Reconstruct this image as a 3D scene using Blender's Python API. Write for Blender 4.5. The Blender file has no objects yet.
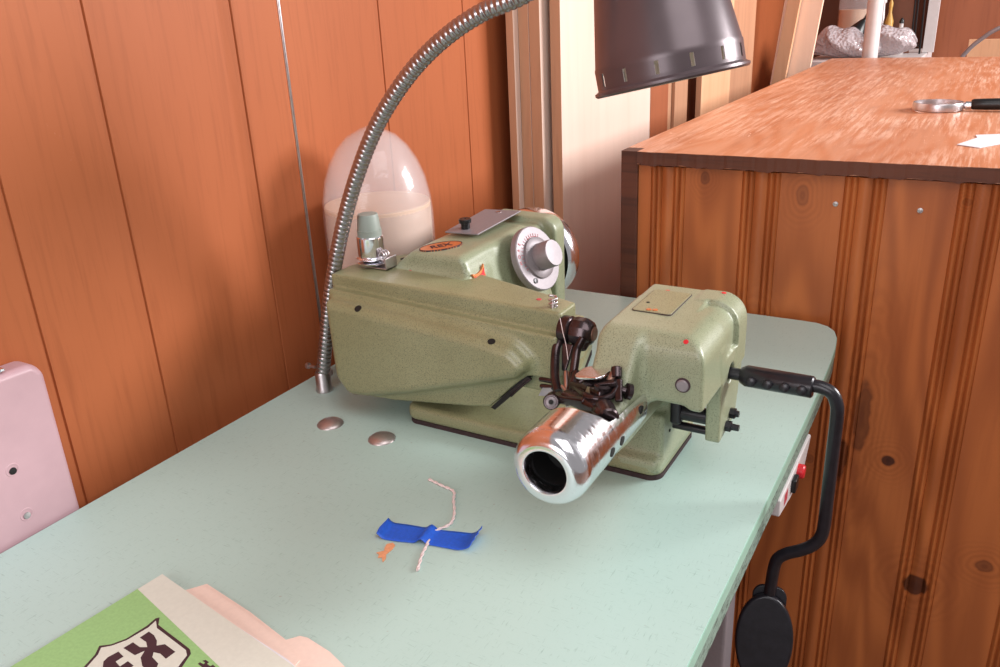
import bpy, math, random
import numpy as np
from mathutils import Vector, Matrix
random.seed(3); rng=np.random.default_rng(5)
Z0=.75                      # table top height; all coordinates below are measured from the table top
COL=bpy.context.scene.collection
V=Vector
# ------------------------------------------------------------------ materials
def srgb(r,g,b):
    f=lambda c:(c/255/12.92 if c/255<=.04045 else ((c/255+.055)/1.055)**2.4)
    return (f(r),f(g),f(b),1)
class NT:
    def __init__(s,name):
        s.m=bpy.data.materials.new(name); s.m.use_nodes=True; s.t=s.m.node_tree; s.t.nodes.clear()
        s.o=s.t.nodes.new('ShaderNodeOutputMaterial'); s.b=s.t.nodes.new('ShaderNodeBsdfPrincipled')
        s.t.links.new(s.b.outputs[0],s.o.inputs[0]); s.c=None
    def n(s,k,**kw):
        x=s.t.nodes.new(k)
        for a,b in kw.items(): setattr(x,a,b)
        return x
    def l(s,a,b): s.t.links.new(a,b)
    def coord(s,scale=(1,1,1),loc=(0,0,0),rot=(0,0,0)):
        if s.c is None: s.c=s.n('ShaderNodeTexCoord')
        m=s.n('ShaderNodeMapping'); m.inputs['Scale'].default_value=scale; m.inputs['Location'].default_value=loc; m.inputs['Rotation'].default_value=rot
        s.l(s.c.outputs['Object'],m.inputs[0]); return m.outputs[0]
    def noise(s,vec,scale,detail=3,rough=.5,dist=0):
        x=s.n('ShaderNodeTexNoise'); x.inputs['Scale'].default_value=scale; x.inputs['Detail'].default_value=detail
        x.inputs['Roughness'].default_value=rough; x.inputs['Distortion'].default_value=dist
        s.l(vec,x.inputs['Vector']); return x.outputs['Fac']
    def ramp(s,fac,stops,interp='LINEAR'):
        r=s.n('ShaderNodeValToRGB'); e=r.color_ramp.elements; r.color_ramp.interpolation=interp
        while len(e)<len(stops): e.new(.5)
        for i,(p,c) in enumerate(stops): e[i].position=p; e[i].color=c if len(c)==4 else (*c,1)
        s.l(fac,r.inputs[0]); return r.outputs[0]
    def mix(s,fac,a,b,mode='MIX'):
        x=s.n('ShaderNodeMix',data_type='RGBA',blend_type=mode)
        if isinstance(fac,(int,float)): x.inputs[0].default_value=fac
        else: s.l(fac,x.inputs[0])
        for v,i in((a,6),(b,7)):
            if isinstance(v,tuple): x.inputs[i].default_value=v
            else: s.l(v,x.inputs[i])
        return x.outputs[2]
    def math(s,op,a,b=None,clamp=False):
        x=s.n('ShaderNodeMath',operation=op); x.use_clamp=clamp
        for i,v in enumerate((a,b)):
            if v is None: continue
            if isinstance(v,(int,float)): x.inputs[i].default_value=v
            else: s.l(v,x.inputs[i])
        return x.outputs[0]
    def bump(s,h,strength=.3,dist=.001):
        x=s.n('ShaderNodeBump'); x.inputs['Strength'].default_value=strength; x.inputs['Distance'].default_value=dist
        s.l(h,x.inputs['Height']); s.l(x.outputs[0],s.b.inputs['Normal'])
    def set(s,**k):
        for a,v in k.items():
            i=s.b.inputs[a.replace('_',' ')]
            if isinstance(v,(int,float,tuple)): i.default_value=v
            else: s.l(v,i)
        return s.m
def simple(name,rgb,rough=.5,metal=0,var=.12,scale=60,bump=.0,bd=.0005,**k):
    t=NT(name); c=srgb(*rgb); f=t.noise(t.coord(),scale,4)
    d=tuple(x*(1-var) for x in c[:3])+(1,); u=tuple(min(1,x*(1+var)) for x in c[:3])+(1,)
    t.set(Base_Color=t.ramp(f,[(.3,d),(.7,u)]),Roughness=rough,Metallic=metal,**k)
    if bump: t.bump(t.noise(t.coord(),scale*4,3),bump,bd)
    return t.m
def hammer(name,a,b,c):
    t=NT(name); co=t.coord(); f=t.noise(co,1300,2,.6); g=t.noise(co,14,3)
    base=t.mix(t.ramp(g,[(.35,(0,0,0)),(.7,(1,1,1))]),srgb(*a),srgb(*b))
    sp=t.ramp(f,[(.34,(1,1,1)),(.46,(0,0,0))])
    w=t.noise(co,33,5,.7); 
    col=t.mix(sp,base,srgb(*c)); col=t.mix(t.ramp(w,[(.68,(0,0,0)),(.80,(.3,.3,.3))]),col,srgb(150,122,78))
    t.set(Base_Color=col,Roughness=.36,Metallic=.0,Specular_IOR_Level=.6,Coat_Weight=.12,Coat_Roughness=.3); t.bump(f,.25,.0004); return t.m
M={}
M['green']=hammer('hammertone_green',(138,138,103),(150,150,115),(84,86,62))
M['green2']=hammer('hammertone_sage',(144,151,122),(156,162,134),(96,102,78))
M['chrome']=NT('polished_chrome'); t=M['chrome']; f=t.noise(t.coord(scale=(1,4,1)),120,5,.7)
M['chrome']=t.set(Base_Color=(.84,.83,.88,1),Metallic=1.,Roughness=t.ramp(f,[(.35,(.09,.09,.09)),(.7,(.30,.30,.30))]))
M['steel']=simple('brushed_steel',(200,192,194),.33,1,.08,200)
M['alu']=simple('satin_aluminium',(142,134,138),.45,.3,.05,300)
M['neck']=simple('ribbed_steel',(168,162,164),.27,.95,.1,200)
M['dullbrass']=simple('dull_brass',(138,108,94),.38,.7,.2,200)
M['bronze']=simple('oily_dark_bronze',(72,62,64),.24,.8,.35,90,.15,.0006)
M['black']=simple('black_paint',(34,32,38),.3,.2,.2,120,.15,.0004)
M['blackp']=simple('black_plastic',(22,22,24),.35,0,.1)
M['rubber']=simple('dark_rubber',(52,34,36),.8,0,.3,300)
M['grey']=simple('grey_plastic',(138,146,138),.5,0,.05)
M['hole']=simple('dark_hole',(14,12,12),.7)
M['red']=simple('red_plastic',(215,40,50),.35)
M['redpaint']=simple('red_print',(190,70,80),.5)
M['white']=simple('white_plastic',(212,205,204),.45,0,.04)
M['pink']=simple('pink_enamel',(192,156,163),.42,0,.04,40,.06)
M['copper']=simple('copper_badge',(205,128,78),.35,.5,.15,800)
M['scrap']=simple('orange_scrap_paper',(226,158,116),.6,0,.1,500)
M['ink']=simple('dark_ink',(62,38,46),.6,0,.1)
M['book']=simple('green_cover',(146,188,124),.6,0,.06,500)
M['cream']=simple('cream_paper',(207,208,196),.7,0,.03,300)
M['folder']=simple('manila_paper',(230,206,193),.7,0,.03,300)
M['paper']=simple('white_paper',(222,220,226),.7,0,.02)
M['tape']=simple('blue_tape',(30,92,208),.5,0,.1,400,.2)
M['string']=simple('white_thread',(226,208,206),.8,0,.1,900,.5)
M['wax']=simple('pale_contents',(232,196,164),.6,0,.05,30)
M['hood']=simple('grey_enamel_hood',(96,84,88),.3,.35,.1,30)
M['hoodin']=simple('white_enamel',(235,225,215),.4)
M['tin']=simple('tarnished_tack',(184,172,170),.4,.8,.15,90)
def wood(name,base,light,dark,axis='z',fine=90,rough=.42,knots_shadow=(),scr=0.,seams=(),coarse=9,lines=.5,bump=.12,spec=.5,cont=None,streak=0,sct=.62):
    t=NT(name); s={'z':(1,1,.06),'y':(1,.06,1),'x':(.06,1,1)}[axis]
    co=t.coord(scale=s); f=t.noise(co,fine,5,.6,.6); g=t.noise(co,coarse,3,.5,1.)
    col=t.mix(t.ramp(g,[(.3,(0,0,0)),(.7,(1,1,1))]),srgb(*base),srgb(*light))
    col=t.mix(t.ramp(f,[(.5,(0,0,0)),(.8,(lines,)*3)]),col,srgb(*dark))
    h=f
    if cont:
        cn=t.noise(t.coord(scale={'z':(1,1,.13),'y':(1,.13,1),'x':(.13,1,1)}[axis]),cont[0],2,.45,.3)
        sn=t.math('MULTIPLY',t.math('ADD',t.math('SINE',t.math('MULTIPLY',cn,cont[1])),1.),cont[2]*.5)
        col=t.mix(sn,col,srgb(*(cont[3] if len(cont)>3 else dark)))
    if streak:
        a=t.noise(t.coord(scale=(1,.045,1)),150,4,.75); b=t.noise(t.coord(scale=(1,.5,1)),6,4,.6,.8)
        mk=t.math('MULTIPLY',t.ramp(a,[(.47,(0,0,0)),(.62,(streak,)*3)]),t.ramp(b,[(.42,(.05,.05,.05)),(.62,(1,1,1))]))
        col=t.mix(mk,col,srgb(244,204,180))
        c2=t.noise(t.coord(scale=(1,.4,1),loc=(3,1,2)),24,6,.8,.6); col=t.mix(t.ramp(c2,[(.28,(.6,.6,.6)),(.36,(0,0,0))]),col,srgb(120,72,60))
    if scr:
        sc=t.noise(t.coord(scale=(3,1,1),rot=(.3,.4,.5)),26,8,.75,1.5)
        col=t.mix(t.ramp(sc,[(sct,(0,0,0)),(sct+.07,(scr,)*3)]),col,srgb(246,205,182))
    if knots_shadow:
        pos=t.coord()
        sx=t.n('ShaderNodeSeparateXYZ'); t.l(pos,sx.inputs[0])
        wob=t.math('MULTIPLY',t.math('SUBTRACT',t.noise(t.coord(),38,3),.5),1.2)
        for (kx,kz,r,asp,dk) in knots_shadow:
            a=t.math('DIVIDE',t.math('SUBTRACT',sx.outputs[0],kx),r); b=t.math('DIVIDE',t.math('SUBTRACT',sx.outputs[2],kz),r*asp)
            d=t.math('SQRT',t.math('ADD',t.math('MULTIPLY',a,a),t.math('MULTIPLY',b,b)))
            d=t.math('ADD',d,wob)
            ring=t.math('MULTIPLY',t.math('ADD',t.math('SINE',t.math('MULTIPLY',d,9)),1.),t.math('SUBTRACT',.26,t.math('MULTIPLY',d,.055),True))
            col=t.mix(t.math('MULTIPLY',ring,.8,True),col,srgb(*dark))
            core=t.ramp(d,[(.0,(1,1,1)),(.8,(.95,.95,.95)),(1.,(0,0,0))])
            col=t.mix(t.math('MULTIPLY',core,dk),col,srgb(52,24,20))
    t.set(Base_Color=col,Roughness=rough,Specular_IOR_Level=spec); t.bump(h,bump,.0006); return t.m
M['wall']=wood('orange_veneer_panelling',(164,90,54),(174,98,60),(136,72,42),'z',150,.5,coarse=3,lines=.5,bump=.05,spec=.2,scr=.5,sct=.69)
M['pale']=wood('pale_maple_laminate',(222,194,178),(228,203,188),(206,172,152),'z',60,.5,coarse=6,lines=.3)
M['tan']=wood('tan_board_edge',(176,128,98),(190,142,110),(140,96,72),'z',80,.55)
M['tan2']=wood('tan_board_face',(214,162,124),(224,176,138),(190,138,102),'z',80,.55)
M['plank']=wood('pale_pink_plank',(246,212,188),(250,220,198),(226,186,158),'z',60,.5,coarse=6,lines=.3)
M['brownb']=wood('brown_board',(150,84,52),(164,94,60),(116,60,38),'z',80,.5)
M['pinetop']=wood('worn_orange_benchtop',(188,114,74),(202,130,90),(146,80,50),'y',70,.42,scr=.8,coarse=7,lines=.5,bump=.3,spec=.6,cont=(8,90,.16,(240,196,168)),streak=.75)
M['edge']=wood('dark_rough_board_edge',(66,36,26),(104,56,36),(30,17,14),'x',60,.6,lines=.9)
M['backw']=simple('brown_plaster',(112,70,52),.8,0,.1,8)  # plain dark brown of the back wall
M['floor']=simple('brown_floor_tiles',(110,84,70),.5,0,.15,6)
# table laminate
t=NT('mint_linen_laminate'); a=t.noise(t.coord(scale=(1,.12,1)),700,3,.7); b=t.noise(t.coord(scale=(.12,1,1)),700,3,.7)
g=t.noise(t.coord(),3,2)
col=t.mix(t.ramp(g,[(.3,(0,0,0)),(.7,(1,1,1))]),srgb(171,198,190),srgb(179,205,198))
col=t.mix(t.ramp(t.math('MINIMUM',a,b),[(.27,(.75,)*3),(.4,(0,0,0))]),col,srgb(136,166,158))
dd=t.noise(t.coord(),160,2,.5); col=t.mix(t.ramp(dd,[(.74,(0,0,0)),(.78,(.5,)*3)]),col,srgb(150,130,118))
M['lam']=t.set(Base_Color=col,Roughness=.42,Specular_IOR_Level=.45)
t=NT('green_edge_band'); f=t.noise(t.coord(scale=(1,.3,1)),420,4,.7)
M['band']=t.set(Base_Color=t.ramp(f,[(.36,srgb(58,62,58)),(.46,srgb(118,138,126)),(.7,srgb(140,162,148))]),Roughness=.6)
M['bandtop']=simple('pale_green_edge_lip',(150,186,168),.45,0,.05,200)
# translucent plastic dome, glass, bubble wrap
t=NT('milky_plastic'); M['milky']=t.set(Base_Color=(.74,.66,.66,1),Roughness=.35,Specular_IOR_Level=.6,Alpha=.28,Coat_Weight=.8,Coat_Roughness=.06)
t=NT('lens_glass'); M['lens']=t.set(Base_Color=(.8,.7,.65,1),Roughness=.05,Alpha=.18,Specular_IOR_Level=.8)
t=NT('clear_glass'); M['glass']=t.set(Base_Color=(.95,.95,.95,1),Roughness=.02,Transmission_Weight=1.,IOR=1.3)
t=NT('bubble_film'); f=t.n('ShaderNodeTexVoronoi'); f.inputs['Scale'].default_value=110; t.l(t.coord(),f.inputs['Vector'])
M['bubble']=t.set(Base_Color=(.60,.52,.54,1),Roughness=.12,Alpha=.8,Specular_IOR_Level=1.); t.bump(f.outputs['Distance'],1,.004)

# ------------------------------------------------------------------ mesh helpers
class Mesh:
    def __init__(s): s.v=[];s.f=[]
    def add(s,v,f):
        o=len(s.v); s.v+= [tuple(map(float,p)) for p in v]; s.f+=[tuple(int(i)+o for i in q) for q in f]; return s
    def box(s,lo,hi):
        x0,y0,z0=lo;x1,y1,z1=hi
        return s.add([(x0,y0,z0),(x1,y0,z0),(x1,y1,z0),(x0,y1,z0),(x0,y0,z1),(x1,y0,z1),(x1,y1,z1),(x0,y1,z1)],
          [(0,3,2,1),(4,5,6,7),(0,1,5,4),(1,2,6,5),(2,3,7,6),(3,0,4,7)])
    def prism(s,pts,axis,a,b,fn=None):
        # pts: 2-D polygon (CCW) ; axis the extrusion direction
        n=len(pts); vs=[]
        for h in(a,b):
            for u,w in pts: vs.append({'x':(h,u,w),'y':(u,h,w),'z':(u,w,h)}[axis])
        if fn: vs=[fn(*p) for p in vs]
        fs=[tuple(range(n))[::-1],tuple(range(n,2*n))]+[(i,(i+1)%n,n+(i+1)%n,n+i) for i in range(n)]
        if axis=='y': fs=[q[::-1] for q in fs]
        return s.add(vs,fs)
    def lathe(s,prof,c,axis=(0,0,1),seg=40,cap=True):
        # prof: (radius, height) list
        ax=V(axis).normalized(); u=ax.orthogonal().normalized(); w=ax.cross(u); c=V(c); vs=[];fs=[]
        for r,h in prof:
            for k in range(seg):
                a=2*math.pi*k/seg; vs.append(c+ax*h+(u*math.cos(a)+w*math.sin(a))*r)
        for i in range(len(prof)-1):
            for k in range(seg):
                j=(k+1)%seg; fs.append((i*seg+k,i*seg+j,(i+1)*seg+j,(i+1)*seg+k))
        if cap: fs.append(tuple(range(seg))[::-1]); m=(len(prof)-1)*seg; fs.append(tuple(range(m,m+seg)))
        return s.add(vs,fs)
    def tube(s,path,r,seg=16,cap=True,rf=None):
        P=[V(p) for p in path]; n=len(P); vs=[];fs=[]; T=[]
        for i in range(n): T.append((P[min(i+1,n-1)]-P[max(i-1,0)]).normalized())
        u=T[0].orthogonal().normalized()
        for i in range(n):
            u=(u-T[i]*u.dot(T[i])).normalized(); w=T[i].cross(u)
            rr=rf(i) if rf else (r[i] if isinstance(r,(list,tuple)) else r)
            for k in range(seg):
                a=2*math.pi*k/seg; vs.append(P[i]+(u*math.cos(a)+w*math.sin(a))*rr)
        for i in range(n-1):
            for k in range(seg):
                j=(k+1)%seg; fs.append((i*seg+k,i*seg+j,(i+1)*seg+j,(i+1)*seg+k))
        if cap: fs.append(tuple(range(seg))[::-1]); m=(n-1)*seg; fs.append(tuple(range(m,m+seg)))
        return s.add(vs,fs)
    def grid(s,fn,nu,nv,flip=False):
        vs=[fn(i/nu,j/nv) for i in range(nu+1) for j in range(nv+1)]
        fs=[(i*(nv+1)+j,(i+1)*(nv+1)+j,(i+1)*(nv+1)+j+1,i*(nv+1)+j+1) for i in range(nu) for j in range(nv)]
        if flip: fs=[q[::-1] for q in fs]
        return s.add(vs,fs)
def spline(pts,n=12):
    P=[V(p) for p in pts]; P=[P[0]*2-P[1]]+P+[P[-1]*2-P[-2]]; out=[]
    for i in range(1,len(P)-2):
        a,b,c,d=P[i-1:i+3]
        for k in range(n):
            t=k/n; out.append(.5*((2*b)+(c-a)*t+(2*a-5*b+4*c-d)*t*t+(3*b-a-3*c+d)*t**3))
    out.append(P[-2]); return out
LOC={}
def place(o,loc):
    o.location=(loc[0],loc[1],loc[2]+Z0); LOC[o.name]=V(loc)
def tag(o,label=None,cat=None,group=None,kind=None):
    if label:o['label']=label
    if cat:o['category']=cat
    if group:o['group']=group
    if kind:o['kind']=kind
    return o
def thing(name,loc,label,cat,group=None):
    o=bpy.data.objects.new(name,None); o.empty_display_size=.05; COL.objects.link(o); place(o,loc); return tag(o,label,cat,group)
def obj(name,m,mat,parent=None,at=None,smooth=False,bevel=0,seg=3,label=None,cat=None,group=None,kind=None,angle=35):
    """mesh m (table coordinates) -> object; at = origin of a top-level object"""
    if parent is not None: base=LOC[parent.name]; own=V((0,0,0)) if at is None else V(at)-base
    else:
        base=V((0,0,0)); 
        if at is None:
            a=np.array(m.v); at=((a[:,0].min()+a[:,0].max())/2,(a[:,1].min()+a[:,1].max())/2,a[:,2].min())
        own=V(at)
    org=base+own
    me=bpy.data.meshes.new(name); me.from_pydata([tuple(V(p)-org) for p in m.v],[],m.f); me.update()
    mats=mat if isinstance(mat,(list,tuple)) else [mat]
    for x in mats: me.materials.append(M[x])
    o=bpy.data.objects.new(name,me); COL.objects.link(o)
    if parent is not None: o.parent=parent; o.location=own; LOC[o.name]=org
    else: place(o,org)
    if smooth: me.polygons.foreach_set('use_smooth',[True]*len(me.polygons))
    if smooth=='auto': me.set_sharp_from_angle(angle=math.radians(angle))
    if bevel:
        b=o.modifiers.new('bevel','BEVEL'); b.width=bevel; b.segments=seg; b.limit_method='ANGLE'; b.angle_limit=math.radians(40); b.harden_normals=False
        me.polygons.foreach_set('use_smooth',[True]*len(me.polygons))
        w=o.modifiers.new('wn','WEIGHTED_NORMAL'); w.keep_sharp=False
    return tag(o,label,cat,group,kind)
def textmesh(txt,size,origin,xd,yd,lift=.0002,extr=.0002,align='CENTER'):
    c=bpy.data.curves.new('lettering','FONT'); c.body=txt; c.size=size; c.extrude=extr; c.align_x=align; c.align_y='CENTER'
    o=bpy.data.objects.new('lettering',c); COL.objects.link(o); dg=bpy.context.evaluated_depsgraph_get(); dg.update()
    me=bpy.data.meshes.new_from_object(o.evaluated_get(dg)); xd=V(xd).normalized(); n=xd.cross(V(yd)).normalized(); yd=n.cross(xd)
    m=Mesh(); m.add([V(origin)+xd*v.co.x+yd*v.co.y+n*(v.co.z+lift) for v in me.vertices],[tuple(p.vertices) for p in me.polygons])
    bpy.data.objects.remove(o); bpy.data.curves.remove(c); bpy.data.meshes.remove(me); return m
# ------------------------------------------------------------------ castings: signed distance fields polygonised with surface nets
def L(*a): return np.sqrt(sum(x*x for x in a))
def s_box(p,lo,hi,r=0.):
    q=[np.abs(p[i]-(lo[i]+hi[i])/2)-((hi[i]-lo[i])/2-r) for i in range(3)]
    return L(*[np.maximum(x,0) for x in q])+np.minimum(np.maximum(q[0],np.maximum(q[1],q[2])),0)-r
def s_cyl(p,c,axis,rad,a,b,r=0.):
    i='xyz'.index(axis); j,k=[x for x in range(3) if x!=i]
    d=L(p[j]-c[0],p[k]-c[1])-(rad-r); h=np.abs(p[i]-(a+b)/2)-((b-a)/2-r)
    return L(np.maximum(d,0),np.maximum(h,0))+np.minimum(np.maximum(d,h),0)-r
def s_poly2(u,w,pts):
    d=np.full(u.shape,1e9); s=np.ones(u.shape); n=len(pts)
    for i in range(n):
        ax,ay=pts[i]; bx,by=pts[i-1]; ex,ey=bx-ax,by-ay; wx,wy=u-ax,w-ay
        t=np.clip((wx*ex+wy*ey)/(ex*ex+ey*ey),0,1); d=np.minimum(d,(wx-ex*t)**2+(wy-ey*t)**2)
        c1=w>=ay;c2=w<by;c3=ex*wy>ey*wx; s=np.where((c1&c2&c3)|(~c1&~c2&~c3),-s,s)
    return s*np.sqrt(d)
def s_ext(p,pts,axis,a,b,r=0.):
    i='xyz'.index(axis); j,k=[x for x in range(3) if x!=i]
    if p[0].ndim==3:
        t=[0,0,0]; t=[slice(0,1) if x==i else slice(None) for x in range(3)]; t=tuple(t)
        d=np.broadcast_to(s_poly2(p[j][t],p[k][t],pts),p[0].shape)+r
    else: d=s_poly2(p[j],p[k],pts)+r
    h=np.abs(p[i]-(a+b)/2)-((b-a)/2-r)
    return L(np.maximum(d,0),np.maximum(h,0))+np.minimum(np.maximum(d,h),0)-r
def s_u(a,b,k=.003):
    h=np.clip(.5+.5*(b-a)/k,0,1); return b*(1-h)+a*h-k*h*(1-h)
def s_s(a,b,k=.002): return -s_u(-a,b,k)
def nets(f,lo,hi,h):
    ax=[np.arange(lo[i],hi[i]+h,h) for i in range(3)]; G=np.meshgrid(*ax,indexing='ij'); D=f(G); S=D<0
    n=D.shape; acc=np.zeros((n[0]-1,n[1]-1,n[2]-1,3)); cnt=np.zeros(acc.shape[:3])
    off=[(i,j,k) for i in(0,1) for j in(0,1) for k in(0,1)]
    sl=lambda A,o:A[o[0]:n[0]-1+o[0],o[1]:n[1]-1+o[1],o[2]:n[2]-1+o[2]]
    for o in off:
        for a in range(3):
            if o[a]: continue
            q=list(o);q[a]=1; d0=sl(D,o);d1=sl(D,q); m=(d0<0)!=(d1<0); t=np.where(m,d0/np.where(d0==d1,1,d0-d1),0)
            for c in range(3): acc[...,c]+=np.where(m,o[c]+(t if c==a else 0),0)
            cnt+=m
    act=cnt>0; idx=np.full(act.shape,-1); idx[act]=np.arange(act.sum()); I=np.argwhere(act)
    P=(I+acc[act]/cnt[act][:,None])*h+np.array(lo)
    for _ in range(2):
        e=h*.3; g=np.array([ (f([P[:,0]+(e if c==0 else 0),P[:,1]+(e if c==1 else 0),P[:,2]+(e if c==2 else 0)])-
             f([P[:,0]-(e if c==0 else 0),P[:,1]-(e if c==1 else 0),P[:,2]-(e if c==2 else 0)]))/(2*e) for c in range(3)]).T
        d=f([P[:,0],P[:,1],P[:,2]]); P=P-g*np.clip(d/np.maximum((g*g).sum(1),.3),-h*.5,h*.5)[:,None]
    F=[]
    for a in range(3):
        b,c=(a+1)%3,(a+2)%3
        s0=[slice(None)]*3;s1=[slice(None)]*3; s0[a]=slice(0,-1);s1[a]=slice(1,None)
        m=S[tuple(s0)]!=S[tuple(s1)]; E=np.argwhere(m); E=E[(E[:,b]>0)&(E[:,c]>0)&(E[:,b]<n[b]-1)&(E[:,c]<n[c]-1)]
        def g(db,dc): q=E.copy();q[:,b]-=db;q[:,c]-=dc; return idx[q[:,0],q[:,1],q[:,2]]
        q=np.stack([g(1,1),g(0,1),g(0,0),g(1,0)],1); ins=S[E[:,0],E[:,1],E[:,2]]
        q[~ins]=q[~ins][:,::-1]; F.append(q)
    m=Mesh(); m.v=[tuple(x) for x in P.tolist()]; m.f=[tuple(x) for x in np.concatenate(F).tolist()]; return m
def arcs(pts,n=24):
    """polygon with per-corner radius (x,y,r) -> points"""
    out=[];N=len(pts)
    for i in range(N):
        x,y,r=pts[i]; 
        if r==0: out.append((x,y)); continue
        p=V((x,y)); a=(V(pts[i-1][:2])-p).normalized(); b=(V(pts[(i+1)%N][:2])-p).normalized()
        ang=a.angle(b); d=r/math.tan(ang/2); c=p+(a+b).normalized()*(r/math.sin(ang/2)); s=p+a*d-c; e=p+b*d-c
        t0=math.atan2(s.y,s.x); dt=math.atan2(e.y,e.x)-t0
        while dt>math.pi: dt-=2*math.pi
        while dt<-math.pi: dt+=2*math.pi
        for k in range(n+1): out.append((c.x+r*math.cos(t0+dt*k/n),c.y+r*math.sin(t0+dt*k/n)))
    return out

CAM=V((.63144587,-1.03000543,.38826642))
RM=((0.86655221,-0.14826804,0.47655414),(0.49707211,0.34209693,-0.79742649),(-0.04479484,0.92789346,0.37014476))
def PT(px,py,x=None,y=None,z=None):   # a point measured on the photo, taken on the plane x, y or z = const of the place
    d=V((sum(RM[i][k]*q for k,q in enumerate((px-500,-(py-333.5),-831)))) for i in range(3))
    t=(z-CAM.z)/d.z if z is not None else (x-CAM.x)/d.x if x is not None else (y-CAM.y)/d.y
    return CAM+d*t
def on_casting(f,px,py,t0=.3,t1=1.2):  # where the line of a measured point meets a casting, and the normal there
    d=V((sum(RM[i][k]*q for k,q in enumerate((px-500,-(py-333.5),-831)))) for i in range(3)).normalized()
    T=np.linspace(t0,t1,3000); P=[CAM[i]+d[i]*T for i in range(3)]; k=int(np.argmax(f(P)<0)); p=CAM+d*float(T[k]); e=.002
    g=[float(f([np.array([p[j]+(e if j==i else 0)]) for j in range(3)])[0]-f([np.array([p[j]-(e if j==i else 0)]) for j in range(3)])[0]) for i in range(3)]
    return p,V(g).normalized()

# ================================================================== SETTING
WX=-.03
m=Mesh()
GR=[-1.27,-.97,-.868,-.668,-.5655,-.4055,-.172,.0175]
ys=[-3.2]
prof=[(-3.2,WX)]
for g in GR: prof+=[(g-.0015,WX),(g-.0006,WX-.0018),(g+.0006,WX-.0018),(g+.0015,WX)]
prof+=[(2.4,WX),(2.4,WX-.08),(-3.2,WX-.08)]
m.prism([(x,y) for y,x in prof],'z',-.75,1.75)
wl=obj('wall_left',m,'wall',at=(WX,0,-.75),kind='structure')
obj('floor',Mesh().box((-.1,-3.2,-.8),(3.2,2.5,-.75)),'floor',kind='structure')
obj('wall_back',Mesh().box((-.06,2.4,-.75),(3.2,2.5,1.75)),'backw',kind='structure')

# ================================================================== TABLE
table=thing('work_table',(.26,-.8,-.75),'long work table with pale mint green laminate top and dark speckled edge','table')
def rrect(x0,y0,x1,y1,rs):
    return arcs([(x0,y0,rs[0]),(x1,y0,rs[1]),(x1,y1,rs[2]),(x0,y1,rs[3])])
def outline(e=0):
    return [(0,-1.75),(.5165+e,-1.75)]+[(.5165+e,-.34),(.5162+e,-.25),(.5155+e,-.18),(.5140+e,-.12),(.5115+e,-.075),(.5080+e,-.045),(.5020+e,-.024),(.4920+e,-.011),(.478,-.0045),(.46,-.0035),(0,-.0035)]
obj('table_top',Mesh().prism(outline(),'z',-.004,0),['lam'],table)
obj('edge_lip',Mesh().prism(outline(.0007),'z',-.012,-.0009),['bandtop'],table)
obj('core_edge',Mesh().prism(outline(),'z',-.030,-.012),['band'],table)
ly=PT(724,655,x=.506).y; obj('leg',Mesh().box((.478,ly,-.75),(.506,ly+.028,-.03)),'alu',table,bevel=.003)
for x in(.03,.46):
    for y in((-1.6,-.10) if x<.4 else (-1.6,)):
        obj('leg',Mesh().box((x,y,-.75),(x+.025,y+.05,-.03)),'alu',table,bevel=.003)
# ================================================================== MOTOR SWITCH
sw=thing('motor_switch',(.50,-.31,-.056),'cream switch box with a red button under the table edge','switch')
obj('housing',Mesh().prism([(-.375,-.047),(-.325,-.056),(-.262,-.056),(-.240,-.034),(-.240,-.0303),(-.375,-.0303)],'x',.480,.519),'white',sw,bevel=.0015)
obj('button',Mesh().lathe([(.0070,0),(.0070,.005),(.0058,.0065),(0.0001,.0070)],(.519,-.300,-.040),(1,0,0),24),'red',sw,smooth='auto',label='red stop button')
obj('button',Mesh().box((.519,-.330,-.048),(.5235,-.316,-.034)),'blackp',sw,bevel=.0015,label='black start button')
obj('label_plate',Mesh().box((.519,-.358,-.045),(.5193,-.345,-.034)),'redpaint',sw,label='red printed strip')

# ================================================================== PINK BOX ON WALL
pb=thing('electrical_box',(-.015,-.76,-.06),'pink enamelled metal box fixed flat to the orange wall at the table edge','box')
obj('cover',Mesh().prism([(-.98,-.14),(-.687,-.14),(-.687,.128),(-.695,.137),(-.98,.145)],'x',WX,-.004),'pink',pb,bevel=.006,seg=4)
for y,z in((-.7325,.060),(-.7320,.018),(-.86,.06)):
    w=obj('screw_recess',Mesh().lathe([(.0060,0),(.0052,.0006),(.0040,.0004),(.0038,-.001)],(-.0042,y,z),(1,0,0),24),'pink',pb,smooth='auto')
    obj('screw',Mesh().lathe([(.0030,0),(.0028,.0008),(.0001,.0011)],(-.0040,y,z-.001),(1,0,0),20),'steel' if z<.05 else 'hole',pb,smooth='auto')
obj('latch',Mesh().tube([(-.012,-.735,.140),(-.012,-.729,.147),(-.012,-.724,.147),(-.012,-.718,.139)],.0022,10).box((-.018,-.735,.1395),(-.006,-.716,.1415)),'chrome',pb,smooth='auto')

# ================================================================== THREAD ROD
rd=thing('thread_stand_rod',(.012,-.383,0),'thin tall steel rod standing at the wall beside the gooseneck foot','rod')
obj('rod',Mesh().tube([(.012,-.383,0),(.012,-.383,.75)],.0017,12),'steel',rd,smooth=True)
obj('collar',Mesh().lathe([(.006,0),(.006,.005),(.004,.009),(.0018,.011)],(.012,-.383,0),seg=24),'steel',rd,smooth='auto')

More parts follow.
